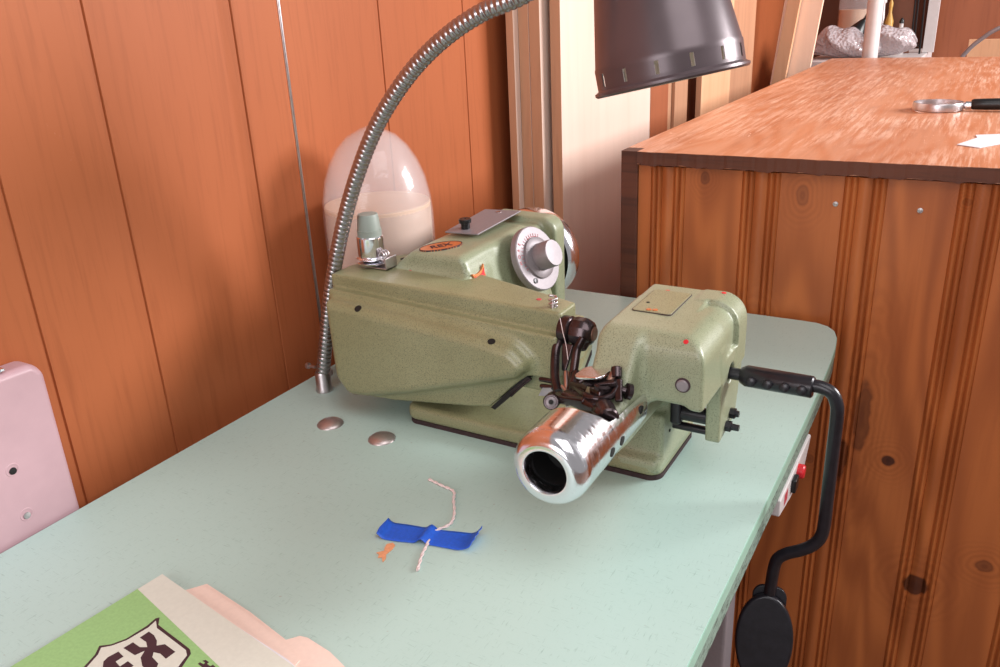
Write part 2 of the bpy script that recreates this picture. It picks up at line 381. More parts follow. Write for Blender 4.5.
# ================================================================== LAMP
lp=thing('gooseneck_lamp',(.037,-.417,0),'bench lamp with ribbed metal gooseneck arched above the machine and grey hood','lamp')
obj('foot_sleeve',Mesh().lathe([(.0095,0),(.0095,.003),(.0085,.005),(.0085,.021),(.0075,.023)],(.037,-.417,0),seg=32),'steel',lp,smooth='auto')
obj('set_screw',Mesh().lathe([(.0035,0),(.0035,.003),(.0015,.004),(.0015,.012)],(.0155,-.417,.026),(1,0,0),16),'steel',lp,smooth='auto')
pts=[(.037,-.417,.018),(.048,-.417,.06),(.061,-.417,.109),(.076,-.417,.153),(.095,-.417,.200),(.117,-.417,.244),(.143,-.417,.286),(.171,-.417,.319),(.201,-.417,.346),(.233,-.417,.367),(.264,-.415,.382),(.298,-.411,.393),(.322,-.402,.410),(.335,-.385,.443),(.346,-.362,.474),(.362,-.344,.483),(.3685,-.341,.470),(.3688,-.341,.452)]
sp=spline(pts,40); L0=[0]
for a,b in zip(sp,sp[1:]): L0.append(L0[-1]+(b-a).length)
path=[];s=0;i=0;step=.00085
while s<L0[-1]:
    while L0[i+1]<s: i+=1
    t=(s-L0[i])/(L0[i+1]-L0[i]); path.append(sp[i].lerp(sp[i+1],t)); s+=step
obj('gooseneck',Mesh().tube(path,.007,20,rf=lambda i:.0066+.0011*abs(math.sin(math.pi*i/6.2))**.6),'neck',lp,smooth=True)
# hood
hc=V((.3975,-.345,.322)); hax=V((-.215,.03,1)).normalized()
def hood_prof():
    return [(.0615,-.0015),(.0630,0),(.0630,.002),(.0610,.003),(.0598,.004),(.0600,.020),(.0592,.022),(.0500,.078),(.0460,.086),(.042,.092),(.030,.106),(.022,.116),(.022,.135),(.017,.140)]
# open the ventilation slots: remove nothing but cut quads by rebuilding the skirt with gaps
def skirt(m,R,h0,h1,n,c,ax,wid=.0016):
    ax=ax.normalized(); u=ax.orthogonal().normalized(); w=ax.cross(u); A=[]
    for k in range(n):
        a0=2*math.pi*(k+.19)/n; A+=[(a0+wid/R/1,a0+2*math.pi/n-wid/R)]
    for a0,a1 in A:
        N=8; vs=[];fs=[]
        for j in range(N+1):
            a=a0+(a1-a0)*j/N
            for h,r in((h0,R),(h1,R)): vs.append(c+ax*h+(u*math.cos(a)+w*math.sin(a))*r)
        for j in range(N): fs.append((2*j,2*j+2,2*j+3,2*j+1))
        m.add(vs,fs)
def hoodshell(dr,parts):
    m=Mesh(); P=hood_prof(); 
    lower=[(max(r-dr,.001),h) for r,h in P[:5]]+[(.0599-dr,.0065)]; m.lathe(lower,hc,hax,96,cap=False)
    skirt(m,.0599-dr,.0065,.0165,14,hc,hax,.0016)
    upper=[(.0599-dr,.0165)]+[(max(r-dr,.001),h) for r,h in P[5:]]; m.lathe(upper,hc,hax,96,cap=False); return m
h=obj('hood',hoodshell(0,0),'hood',lp,smooth='auto',angle=30)
obj('inner_reflector',hoodshell(.0012,0),'hoodin',lp,smooth='auto',angle=30,label='white inside of the hood')
obj('bulb',Mesh().lathe([(.001,.028),(.012,.031),(.024,.042),(.030,.058),(.026,.075),(.014,.092),(.013,.115)],hc,hax,32),'hoodin',lp,smooth=True)

# ================================================================== DOME CONTAINER
dm=thing('plastic_dome_jar',(.044,-.302,0),'milky translucent domed plastic jar half filled, standing by the wall behind the machine','jar')
dc=(.044,-.302,0)
outer=[(.060,0),(.0625,.004),(.0635,.06),(.0635,.17),(.0620,.190),(.0575,.212),(.050,.231),(.040,.247),(.028,.259),(.014,.266),(.009,.268),(.004,.2695),(.0005,.270)]
inner=[(.0005,.268),(.014,.264),(.028,.257),(.0385,.246),(.0482,.230),(.0558,.212),(.0602,.190),(.0617,.17),(.0617,.06),(.060,.006),(.0005,.005)]
outer=[(r*.975,h) for r,h in outer]; inner=[(r*.975,h) for r,h in inner]
obj('shell',Mesh().lathe(outer+inner,dc,seg=72,cap=False),'milky',dm,smooth=True)
obj('contents',Mesh().lathe([(.0005,.0055),(.0575,.007),(.0590,.02),(.0594,.184),(.0582,.1855),(.0005,.1860)],dc,seg=64,cap=False),'wax',dm,smooth='auto',label='pale filling with a flat top')

# ================================================================== BLIND STITCH MACHINE
mc=thing('blind_stitch_machine',(.30,-.36,0),'green hammertone industrial blind stitch sewing machine with chrome nose, bolted on the mint table','sewing machine')
# base
basep=arcs([(.166,-.440,.012),(.430,-.440,.012),(.430,-.345,.006),(.300,-.335,.01),(.262,-.20,.01),(.125,-.20,.01),(.125,-.38,.01),(.153,-.385,.008)])
f=lambda p:s_ext(p,basep,'z',.0035,.0195,.0055)
obj('base_plate',nets(f,(.115,-.452,-.002),(.442,-.19,.026),.0022),'green',mc,smooth=True)
obj('base_gasket',Mesh().prism([(.30+(x-.30)*.994,-.32+(y+.32)*.99) for x,y in basep],'z',0,.0045),'rubber',mc)
# arm
plan=arcs([(.079,-.431,.003),(.3350,-.431,.0015),(.3350,-.400,.003),(.200,-.362,.03),(.190,-.335,0),(.125,-.335,.02),(.105,-.345,.012),(.078,-.398,.014)])
l0=[(.05,.02),(.36,.02),(.36,.1385),(.20,.1405),(.05,.1445)]
l1=arcs([(.083,.131,.002),(.3350,.1195,.001),(.3350,.0795,.002),(.305,.0795,.004),(.264,.0385,.004),(.245,.035,.02),(.15,.022,.03),(.100,.022,.012),(.082,.045,.02)])
bul=arcs([(.088,.124,.004),(.120,.1235,.03),(.160,.121,.06),(.215,.1165,.06),(.262,.113,.04),(.297,.107,.022),(.314,.092,.008),(.300,.0790,.01),(.262,.066,.05),(.175,.039,.05),(.131,.027,.03),(.105,.024,.014),(.090,.042,.02)])
def farm(p):
    a=s_ext(p,plan,'z',.06,.1442,.003)
    top=(p[2]-(.1442-.022*np.clip(p[0]-.08,0,.3)))                          # gentle fall to the right
    a=-s_u(-a,-top,.003)
    b=s_ext(p,l1,'y',-.4405,-.400,.0010)
    c=s_ext(p,bul,'y',-.4575,-.405,.0095)
    d=s_u(a,b,.0006); d=s_u(d,c,.011)
    low=s_ext(p,l1,'y',-.42,-.380,.004); d=s_u(d,low,.004)
    return d
obj('arm',nets(farm,(.066,-.462,.012),(.342,-.325,.152),.00165),'green',mc,smooth=True)
for x,y in((358,308.5),(491.5,341.5)):
    p,n=on_casting(farm,x,y); obj('access_hole',Mesh().lathe([(.0036,-.003),(.0036,.0003)],p,n,24),'hole',mc,label='dark round opening in the arm')
def topz(x): return .1442-.022*(x-.08)
for x,y in((411.5,270),(539,299.5)):
    p,n=on_casting(farm,x,y); obj('oil_hole',Mesh().lathe([(.0024,-.001),(.0024,.0004),(.0014,.0005)],p,n,16),'redpaint',mc,smooth='auto',label='small red oil hole')
p,n=on_casting(farm,404,259); obj('oil_hole',Mesh().lathe([(.0040,-.001),(.0040,.0004),(.001,.0005)],p,n,20),'hole',mc)
# slot under the arm nose
sl=Mesh().prism([(.3045,.0795),(.2655,.0385),(.2700,.0370),(.3085,.0770)],'y',-.4410,-.415)
obj('looper_slot',sl,'hole',mc,label='dark slot under the arm end')
obj('slot_trim',Mesh().tube([(.3095,-.4412,.0765),(.301,-.4414,.0685),(.288,-.4412,.0548)],.0011,8).prism([(.306,.078),(.286,.058),(.288,.055),(.308,.0765)],'y',-.4414,-.4395),'bronze',mc,smooth='auto')
# body
def fbody(p):
    sec=arcs([(.127,.01,0),(.236,.01,0),(.236,.085,.014),(.2075,.1660,.011),(.146,.1660,.012),(.127,.151,.014)])
    lift=.045*np.clip(p[1]+.345,-.15,.15)
    q=[p[0]-.10*np.clip(p[1]+.33,0,.1),p[1],p[2]-lift+.0035]
    d=s_ext(q,sec,'y',-.385,-.246,.004)
    fl=s_ext(p,arcs([(.150,.01,0),(.2310,.01,0),(.2310,.1640,.017),(.150,.1660,.006)]),'y',-.231,-.206,.004)
    neck=s_box(p,(.158,-.25,.01),(.216,-.22,.158),.008)
    d=s_u(d,neck,.004); d=s_u(d,fl,.003)
    low=s_ext(p,arcs([(.120,-.41,0),(.215,-.41,0),(.214,-.35,.01),(.150,-.33,.01),(.122,-.33,.01)]),'z',.02,.1412,.003)
    return s_u(d,low,.010)
obj('body_housing',nets(fbody,(.105,-.415,.004),(.275,-.198,.192),.0024),'green2',mc,smooth=True)
# top plate with thumb screw: corners taken on the sloping top
def topat(px,py):
    p,n=on_casting(fbody,px,py); return p+V((0,0,.0004))
PLC=[PT(445,233,z=.1650),PT(478,235.5,z=.1650),PT(521,212,z=.1690),PT(485,210.5,z=.1690)]
def PL(a,b): # a across (0 left..1 right), b front->back
    A,B,Cc,D=PLC
    return (A.lerp(B,a)).lerp(D.lerp(Cc,a),b)
A,B,Cc,D=PL(0,0),PL(1,0),PL(1,1),PL(0,1); n=(B-A).cross(D-A).normalized()
m=Mesh(); m.add([A,B,Cc,D,A+n*.0018,B+n*.0018,Cc+n*.0018,D+n*.0018],[(0,3,2,1),(4,5,6,7),(0,1,5,4),(1,2,6,5),(2,3,7,6),(3,0,4,7)])
tp=obj('top_plate',m,'alu',mc,bevel=.0007,label='flat grey metal cover plate')
c=PL(.42,.16)+n*.0018
obj('thumb_screw',Mesh().lathe([(.0048,0),(.0048,.0060),(.0065,.0066),(.0068,.0100),(.0060,.0108),(.0015,.0108),(.0012,.0095)],c,n,32),'blackp',mc,smooth='auto',label='black knurled thumb screw')
obj('screw',Mesh().lathe([(.003,0),(.003,.0006),(.001,.0008)],PL(.5,.9)+n*.0017,n,20),'steel',mc,smooth='auto')
# badge
bc,bn=on_casting(fbody,441,247); bc=bc-bn*.0004; bx=V((.62,.75,.12)); bx=(bx-bn*bx.dot(bn)).normalized(); by=bn.cross(bx)
def oval(c,bx,by,bn,a,b,h,n=40):
    m=Mesh(); vs=[c+bx*(a*math.cos(2*math.pi*k/n))+by*(b*math.sin(2*math.pi*k/n))+bn*z for z in(0,h) for k in range(n)]
    return m.add(vs,[tuple(range(n))[::-1],tuple(range(n,2*n))]+[(k,(k+1)%n,n+(k+1)%n,n+k) for k in range(n)])
bd=obj('maker_badge',oval(bc,bx,by,bn,.0225,.0120,.0016),'copper',mc,at=bc,label='oval copper coloured badge')
def ring(c,bx,by,bn,a,b,w,h,n=48):
    m=Mesh(); vs=[]
    for k in range(n):
        ca,sa=math.cos(2*math.pi*k/n),math.sin(2*math.pi*k/n)
        for q,z in((0,0),(0,h),(w,h),(w,0)): vs.append(c+bx*((a-q)*ca)+by*((b-q)*sa)+bn*z)
    return m.add(vs,[(4*k+i,4*((k+1)%n)+i,4*((k+1)%n)+(i+1)%4,4*k+(i+1)%4) for k in range(n) for i in range(4)])
obj('rim',ring(bc,bx,by,bn,.0225,.0120,.0007,.0019),'ink',bd)
obj('lettering',textmesh('REX',.0125,bc+bn*.0016,bx,by),'ink',bd)
# red crown-like crest on the body side
# dial
dn=V((.91,-.10,.40)).normalized(); dcn=PT(535,259,x=.2360); 
dl=obj('depth_dial',Mesh().lathe([(.031,-.004),(.0345,-.003),(.0345,.0035),(.0335,.0045),(.0205,.0048)],dcn,dn,72),'alu',mc,smooth='auto',at=dcn,label='grey graduated dial plate')
obj('inner_ring',Mesh().lathe([(.0225,.0046),(.0222,.0072),(.0190,.0085),(.0150,.0088)],dcn,dn,64),'alu',dl,smooth='auto')
obj('dial_knob',Mesh().lathe([(.0145,.0080),(.0142,.0250),(.0135,.0262),(.0001,.0265)],dcn,dn,56),'alu',dl,smooth='auto')
u=dn.cross(V((0,0,1))).normalized(); w=u.cross(dn); u=-u  # u to the right of the dial face, w up
def dp(a,r): a=math.radians(a); return dcn+(u*math.cos(a)+w*math.sin(a))*r+dn*.0049
m=Mesh()
for a in range(60,200,9): 
    p,q=dp(a,.0235),dp(a,.0265); m.tube([p,q],.00025,6)
arc=[dp(a,.0232) for a in range(20,112,4)]; m.tube(arc,.0003,6)
obj('graduation_marks',m,'redpaint',dl)
uu=-u if False else u
m=Mesh()
for i,ch in enumerate('MORE'):
    a=176-i*13; p=dp(a,.0300); r=math.radians(a); rad=(u*math.cos(r)+w*math.sin(r)); tx=rad.cross(dn)
    if tx.dot(u*math.sin(r)-w*math.cos(r))<0: tx=-tx
    mm=textmesh(ch,.0050,p-dn*.0002,tx,rad if dn.dot(tx.cross(rad))>0 else -rad,.0001,.0001); m.add(mm.v,mm.f)
obj('lettering',m,'redpaint',dl)
p=dp(228,.0275); obj('set_screw',Mesh().lathe([(.0028,-.001),(.0028,.0008),(.001,.0010)],p,dn,20),'black',dl,smooth='auto')
# red shield crest on the sloping side
cc,cn=on_casting(fbody,479,277); cc=cc-cn*.0008; cu=V((0,1,0)); cu=(cu-cn*cu.dot(cn)).normalized(); cw=cn.cross(cu); 
if cw.z<0: cw=-cw
def flat(pts,o,ux,uy,nn,h):
    m=Mesh(); k=len(pts); vs=[o+ux*(x)+uy*(y)+nn*z for z in(0,h) for x,y in pts]
    return m.add(vs,[tuple(range(k))[::-1],tuple(range(k,2*k))]+[(i,(i+1)%k,k+(i+1)%k,k+i) for i in range(k)])
cr=[(x*.85,y*.85) for x,y in ((-.012,-.018),(.012,-.018),(.012,.004),(.014,.012),(.008,.007),(0,.005),(-.008,.005),(-.013,.007),(-.011,0))]
cst=obj('crest_plate',flat(cr,cc,cu,cw,cn,.0022),'copper',mc,at=cc,label='small brass edged crest plate')
obj('enamel',flat([(x*.8,y*.8-.0018) for x,y in cr],cc,cu,cw,cn,.0027),'red',cst,label='red enamel field')
# handwheel
hw=V((.172,-.172,.102))
wh=obj('handwheel',Mesh().lathe([(.020,-.010),(.0495,-.010),(.0525,-.014),(.0560,-.010),(.0575,0),(.0560,.010),(.051,.013),(.02,.012)],hw,(0,1,0),80),'chrome',mc,smooth='auto',at=hw,label='polished chrome handwheel')
obj('wheel_disc',Mesh().lathe([(.010,-.0125),(.0500,-.0125),(.0500,-.009)],hw,(0,1,0),64),'blackp',wh,label='dark inner disc')
obj('axle',Mesh().lathe([(.012,-.04),(.012,.02)],hw,(0,1,0),32),'steel',wh,smooth='auto')
# column housing
topp=arcs([(.393,.096,.003),(.4755,.096,.003),(.4755,.1530,.020),(.393,.1535,.004)])
topy=arcs([(-.483,.07,0),(-.36,.07,0),(-.36,.1545,.004),(-.483,.1535,.020)],20)
topp2=arcs([(.440,.096,.003),(.4768,.096,.003),(.4768,.1542,.021),(.440,.1536,.0)])
def fcol(p):
    H=s_ext(p,topp,'y',-.482,-.364,.004); Hy=s_ext(p,topy,'x',.38,.49,.001); H=-s_u(-H,-Hy,.003)
    H2=s_ext(p,topp2,'y',-.396,-.3625,.004); H=s_u(H,H2,.001)
    Lf=s_ext(p,arcs([(-.526,.080,.01),(-.40,.080,0),(-.40,.1490,0),(-.481,.1480,.014),(-.514,.104,.022)],20),'x',.392,.426,.005)
    cy=s_cyl(p,(.410,.0850),'y',.0195,-.568,-.38,.004)
    d=s_u(Lf,cy,.016); d=s_u(d,H,.007)
    d=s_s(d,s_box(p,(.437,-.50,.05),(.463,-.3,.0985),.004),.006)
    pl=s_ext(p,arcs([(-.428,.043,.003),(-.381,.048,.003),(-.366,.10,0),(-.366,.13,0),(-.44,.13,0),(-.430,.10,.01)]),'x',.4635,.4755,.0015); d=s_u(d,pl,.003)
    ped=s_box(p,(.3915,-.432,.012),(.4295,-.362,.060),.0035)
    ped2=s_cyl(p,(.412,-.398),'z',.026,.05,.11,.002); ped2=np.maximum(ped2,p[0]-.434)
    pd=s_u(ped,ped2,.006); foot=s_box(p,(.388,-.440,.006),(.4295,-.355,.021),.006); pd=s_u(pd,foot,.006)
    d=s_u(d,pd,.012)
    tt=.0028*np.clip((p[1]+.424)/.032,0,1)*np.clip((p[0]-.449)/.003,0,1); inb=(p[1]<-.3915)&(p[2]>.118)
    d=np.where(inb&(tt>0),np.maximum(d,H+tt),d)
    d=s_s(d,s_cyl(p,(-.405,.098),'x',.0085,.45,.50),.0015)
    return d
obj('column_housing',nets(fcol,(.378,-.600,.003),(.484,-.350,.162),.0017),'green2',mc,smooth=True)
cv=rrect(.4015,-.437,.434,-.3825,(.003,.003,.003,.003))
obj('cover_gap',Mesh().prism([(.41775+(x-.41775)*1.025,-.40975+(y+.40975)*1.015) for x,y in cv],'z',.151,.15370),'ink',mc)
cvp=obj('access_cover',Mesh().prism(cv,'z',.151,.15410),'green',mc,bevel=.0005,label='rectangular inspection cover')
obj('screw',Mesh().lathe([(.0022,0),(.0022,.0006),(.0006,.0008)],(.4145,-.433,.15400),(0,0,1),20).lathe([(.0022,0),(.0022,.0006),(.0006,.0008)],(.4195,-.432,.15400),(0,0,1),20),'copper',cvp,smooth='auto')
obj('screw',Mesh().lathe([(.0014,0),(.0014,.0004)],(.408,-.417,.15400),(0,0,1),16),'hole',cvp)
for x,y in((667.5,291),(724,293),(686,342)):
    p,n=on_casting(fcol,x,y); obj('oil_hole',Mesh().lathe([(.0020,-.001),(.0020,.0004),(.001,.0005)],p,n,16),'red',mc,smooth='auto',label='small red oil hole')
SC=on_casting(fcol,683,385)[0]; SC.y-=.0002
obj('face_screw',Mesh().lathe([(.0058,-.001),(.0058,.0010),(.0050,.0011)],SC,(0,-1,0),28),'ink',mc,smooth='auto')
obj('face_screw',Mesh().lathe([(.0047,0),(.0047,.0018),(.0040,.0024),(.0001,.0025)],SC,(0,-1,0),28),'alu',mc,smooth='auto',label='round slotted screw on the housing front')
for y,z in((-.416,.040),(-.402,.052)): obj('pedestal_screw',Mesh().lathe([(.0014,0),(.0014,.0006)],(.4295,y,z),(1,0,0),14),'hole',mc)
# shafts beneath the housing and adjusting screws
obj('lower_shaft',Mesh().lathe([(.0068,0),(.0068,.034)],(.431,-.412,.058),(1,0,0),24),'black',mc,smooth='auto')
obj('lower_shaft',Mesh().lathe([(.0036,0),(.0036,.034)],(.431,-.410,.0435),(1,0,0),24),'black',mc,smooth='auto')
obj('shaft_block',Mesh().box((.430,-.420,.048),(.440,-.398,.070)),'black',mc,bevel=.003)
for y,z,l in((-.397,.058,.004),(-.409,.0515,.010)):
    obj('hex_bolt',Mesh().lathe([(.0048,0),(.0048,.0045),(.0030,.005),(.0028,.005+l*.6)],(.4755,y,z),(1,0,0),6),'black',mc)
# crank / knee lever
cy=-.405
kl=obj('lever_sleeve',Mesh().lathe([(.0050,-.012),(.0050,.0085),(.0062,.0085),(.0080,.0115),(.0088,.0135),(.0088,.0640),(.0078,.0652)],(.4755,cy,.098),(1,0,0),32),'black',mc,smooth='auto',at=(.4755,cy,.098),label='black sleeve joining knee lever to machine')
for k in range(4):
    x=.4945+.0130*k; d=V((0,-.75,.12)).normalized()
    obj('set_screw',Mesh().lathe([(.0038,.0075),(.0038,.0115),(.0030,.0120),(.0001,.0121)],(x,cy,.0965),(.0,-.9,.15),20),'black',kl,smooth='auto')
pth=spline([(.536,cy,.0992),(.546,cy,.0992),(.5545,cy,.0955),(.5590,cy,.0860),(.5600,cy,.074),(.5600,cy,.047),(.5600,cy,.002),(.5600,cy,-.024),(.5580,cy,-.0370),(.5520,cy,-.0470),(.543,cy,-.0545),(.533,cy,-.0610),(.5260,cy,-.0690),(.5235,cy,-.082),(.522,cy,-.112)],8)
obj('lever_rod',Mesh().tube(pth,.0052,20),'black',mc,smooth='auto',label='bent black steel rod of the knee lever')
# pad plate facing the knee
def padp(a,b,n=40):
    return [(a*math.cos(2*math.pi*k/n)*(1+.06*math.sin(2*math.pi*k/n)),b*math.sin(2*math.pi*k/n)) for k in range(n)]
pc=V((.5225,-.415,-.150)); pn=V((.18,-1,.28)).normalized(); pu=V((1,.18,0)).normalized(); pw=pn.cross(pu); 
if pw.z<0: pw=-pw
pd=obj('knee_pad',flat(padp(.0245,.044),pc,pu,pw,pn,.008),'black',mc,at=pc,bevel=.0025,label='oval black knee pad')
obj('mount_tab',flat([(x,y) for x,y in arcs([(-.013,.0,0),(.016,.0,0),(.016,.050,.010),(-.013,.050,.010)])],pc-pn*.004,pu,pw,pn,.004),'black',pd,bevel=.001)
# chrome nose
nx,nz=.4052,.0932
pr=[(.0152,.012),(.0154,.002),(.0164,0),(.0200,-.0005),(.0236,.0014),(.0268,.0055),(.0284,.012),(.0284,.060)]
n_=Mesh(); seg=144; P0=[]
def rear(a): # how far the shell reaches back at angle a (0 = +x, 90 = up)
    d=min(abs(a-5),abs(a-5+360),abs(a-5-360)); sg=lambda c,w:1/(1+math.exp((d-c)/w))
    return .044+.012*sg(50,8)+.063*sg(25,1.6)
vs=[];fs=[];rows=pr[:-1]
NR=len(rows); EX=44
for k in range(seg):
    a=math.radians(360*k/seg); back=rear(360*k/seg)
    prof_=[(r,h) for r,h in rows]+[(.0284,min(back,.012+.110*(j+1)/EX)) for j in range(EX)]+[(.0271,back),(.0271,.02)]
    for r,h in prof_: vs.append((nx+r*math.cos(a),-.602+h,nz+r*math.sin(a)))
NP=NR+EX+2
for k in range(seg):
    j=(k+1)%seg
    for i in range(NP-1): fs.append((k*NP+i,k*NP+i+1,j*NP+i+1,j*NP+i))
n_.add(vs,fs)
ns=obj('chrome_nose',n_,'chrome',mc,smooth='auto',at=(nx,-.602,nz),angle=50,label='polished chrome nose cone with round opening')
obj('bore',Mesh().lathe([(.0156,.010),(.0156,.0325),(.0001,.033)],(nx,-.602,nz),(0,1,0),40,cap=False),'hole',ns,label='dark hollow bore')
for y in(-.552,-.534,-.496):
    a=math.radians(8 if y>-.5 else -6); obj('strap_slot',Mesh().lathe([(.0036,-.001),(.0036,.0004),(.0024,.0005)],(nx+.0284*math.cos(a),y,nz+.0284*math.sin(a)),(1,0,-.1),24),'hole',ns,smooth='auto')
# needle mechanism at the arm end
nm=Mesh
ax=V((1,0,0)); hc2=PT(563,329,x=.335)
hub=obj('needle_hub',nm().lathe([(.0120,-.001),(.0125,.001),(.0125,.0075),(.0112,.0090),(.0100,.0095)],hc2,ax,32),'bronze',mc,smooth='auto',at=hc2)
obj('hub_cap',nm().lathe([(.0095,.0085),(.0120,.0105),(.0130,.0140),(.0128,.0215),(.0105,.0265),(.0085,.0285),(.0070,.0290)],hc2,ax,11),'bronze',hub,smooth='auto',angle=25)
obj('hub_screw',nm().lathe([(.0062,.0280),(.0062,.0298),(.0054,.0304),(.0001,.0305)],hc2,ax,24),'dullbrass',hub,smooth='auto')
def link(name,a,b,w,t,mat='bronze',taper=1.,lab=None,par=mc):
    a,b=V(a),V(b); d=(b-a).normalized(); s=V((1,0,0)) if abs(d.x)<.8 else V((0,1,0)); n=d.cross(s).normalized(); s=n.cross(d).normalized(); m=Mesh(); vs=[]
    for p,k in((a,1),(b,taper)):
        for i,j in((-1,-1),(1,-1),(1,1),(-1,1)): vs.append(p+s*(i*w/2*k)+n*(j*t/2*k))
    m.add(vs,[(0,3,2,1),(4,5,6,7),(0,1,5,4),(1,2,6,5),(2,3,7,6),(3,0,4,7)])
    return obj(name,m,mat,par,bevel=min(w,t)*.3,label=lab)
def pin(name,a,b,r,mat='bronze',seg=20,par=mc):
    a,b=V(a),V(b); l=(b-a).length; return obj(name,Mesh().lathe([(r*.85,0),(r,l*.08),(r,l*.92),(r*.85,l)],a,b-a,seg),mat,par,smooth='auto')
def Q(px,py,y,gap=.005):      # keeps the mechanism just clear of the casting it runs along
    p=PT(px,py,y=y)
    if px>=574:
        h=on_casting(fcol,px,py)[0]; a=(p-CAM).length; b=(h-CAM).length
        if b>.31 and a>b-gap: p=CAM+(p-CAM)*((b-gap)/a)
    return p
def bar(name,pts,r,mat='bronze'): return obj(name,Mesh().tube(spline([Q(*p) for p in pts],6),r,14),mat,mc,smooth='auto')
bar('needle_lever',[(563,336,-.432),(557,346,-.438),(555,360,-.448),(555,378,-.462),(558,392,-.474)],.0040)
bar('needle_lever',[(583,338,-.438),(577,350,-.444),(575,362,-.452),(573,376,-.462),(571,390,-.472)],.0038)
link('lever_wedge',Q(569,344,-.436),Q(564,371,-.448),.011,.006,taper=.4)
link('hub_clamp',Q(585,337,-.430),Q(581,351,-.438),.013,.010,taper=.6)
pin('cross_pin',Q(540,379,-.462),Q(556,382,-.466),.0022)
pin('cross_pin',Q(541,386,-.466),Q(556,388,-.470),.0022)
obj('finger_plate',Mesh().prism([(0,0),(.014,.002),(.013,.010),(.004,.008)],'y',-.4712,-.4700,fn=lambda x,y,z:tuple(Q(539,394,-.47)+V((x,y+.47,z-.001)))),'steel',mc)
pin('cradle_pivot',Q(551,402,-.508),Q(554,399,-.488),.0066,'bronze',28)
pin('cradle_pivot_screw',Q(551,402,-.5095),Q(551,402,-.507),.0040,'alu')
pin('cradle_pivot_screw',Q(551,402,-.5103),Q(551,402,-.509),.0020,'hole')
link('cradle_arm',Q(556,397,-.496),Q(588,402,-.505),.009,.008)
link('cradle_body',Q(566,395,-.500),Q(598,409,-.518),.011,.010)
link('presser_bar',Q(575,386,-.482),Q(606,394,-.495),.012,.007)
bar('curved_bracket',[(575,388,-.488),(586,396,-.500),(600,399,-.506),(612,395,-.504),(618,386,-.498)],.0030)
link('bracket_plate',Q(596,383,-.488),Q(618,381,-.494),.014,.005)
link('bracket_lip',Q(619,379,-.505),Q(619,402,-.512),.0055,.004)
obj('feed_ring',Mesh().lathe([(.0050,0),(.0075,.001),(.0075,.004),(.0050,.005),(.0040,.003)],Q(603,388,-.498),(.15,-.1,1),32),'bronze',mc,smooth='auto')
obj('feed_ring',Mesh().lathe([(.0036,0),(.0055,.001),(.0055,.003),(.0036,.004)],Q(590,384,-.488),(.15,-.1,1),28),'bronze',mc,smooth='auto')
pin('clamp_screw',Q(609,383,-.492),Q(615,372,-.480),.0032,'dullbrass')
pin('clamp_screw_head',Q(616.5,378,-.479),Q(616.5,367,-.479),.0042,'bronze')
pin('knurled_knob',Q(626,391,-.506),Q(631,392,-.506),.0062,'bronze',24)
pin('knurled_knob_shank',Q(618,388,-.505),Q(627,391,-.506),.0028)
pin('thread_guide_pin',Q(567,389,-.470),Q(566,372,-.455),.0026,'steel')
pin('thread_guide_pin',Q(578,384,-.470),Q(584,381,-.466),.0040)
pin('needle_clamp',Q(572,392,-.480),Q(577,373,-.462),.0050)
obj('throat_plate',flat(arcs([(-.012,-.010,.006),(.012,-.010,.006),(.014,.010,.007),(-.010,.013,.007)]),Q(592,375,-.462),V((1,0,.15)).normalized(),V((0,1,0)),V((-.15,0,1)).normalized(),.0025),'chrome',mc,bevel=.0008,label='shiny metal throat plate')
pin('spindle',Q(609,419,-.538),Q(604,408,-.515),.0078,'bronze',32)
pin('spindle_boss',Q(596,410,-.530),Q(603,415,-.538),.0040,'bronze',24)
link('looper_rod',Q(583,399,-.512),Q(596,410,-.530),.006,.006)
link('looper_rod',Q(603,400,-.512),Q(598,412,-.532),.007,.007)
bar('wire_spring',[(562,386,-.476),(568,394,-.484),(571,403,-.492),(566,406,-.496)],.0014,'steel')
obj('needle_thread',Mesh().tube(spline([Q(560,318,-.4385),Q(563,333,-.4460),Q(566,345,-.4480),Q(568,360,-.4560)],6),.0003,6),'string',mc)
# tension post on the arm
tn=thing('thread_tension_post',(.104,-.392,topz(.104)),'chrome thread tension post with grey cap on the arm left end','tension post')
tz=topz(.104)
tn.parent=None
obj('bracket',Mesh().box((.098,-.401,tz),(.127,-.383,tz+.0015)).box((.1255,-.401,tz),(.127,-.383,tz+.012)),'steel',tn,bevel=.0005)
tc=(.1025,-.392,tz+.0015); TS=lambda P:[(r*1.17,h*1.22) for r,h in P]
obj('tension_disc',Mesh().lathe(TS([(.004,.000),(.0125,.0015),(.0135,.0030),(.0125,.0036),(.006,.0040),(.006,.0050),(.0125,.0056),(.0135,.0066),(.0120,.0078),(.011,.0080)]),tc,seg=48),'chrome',tn,smooth='auto')
obj('barrel',Mesh().lathe(TS([(.0112,.0078),(.0116,.0085),(.0116,.0240),(.0110,.0248)]),tc,seg=48),'chrome',tn,smooth='auto')
obj('cap',Mesh().lathe(TS([(.0104,.0245),(.0106,.0300),(.0100,.0302),(.0090,.0415),(.0082,.0430),(.0001,.0434)]),tc,seg=48),'grey',tn,smooth='auto',label='grey plastic cap')
obj('check_spring',Mesh().tube([(.1195+.0035*math.cos(a*.5),-.398+a*.0003,tz+.013+.0045*math.sin(a*.5)) for a in range(34)],.0009,8),'steel',tn,smooth=True)
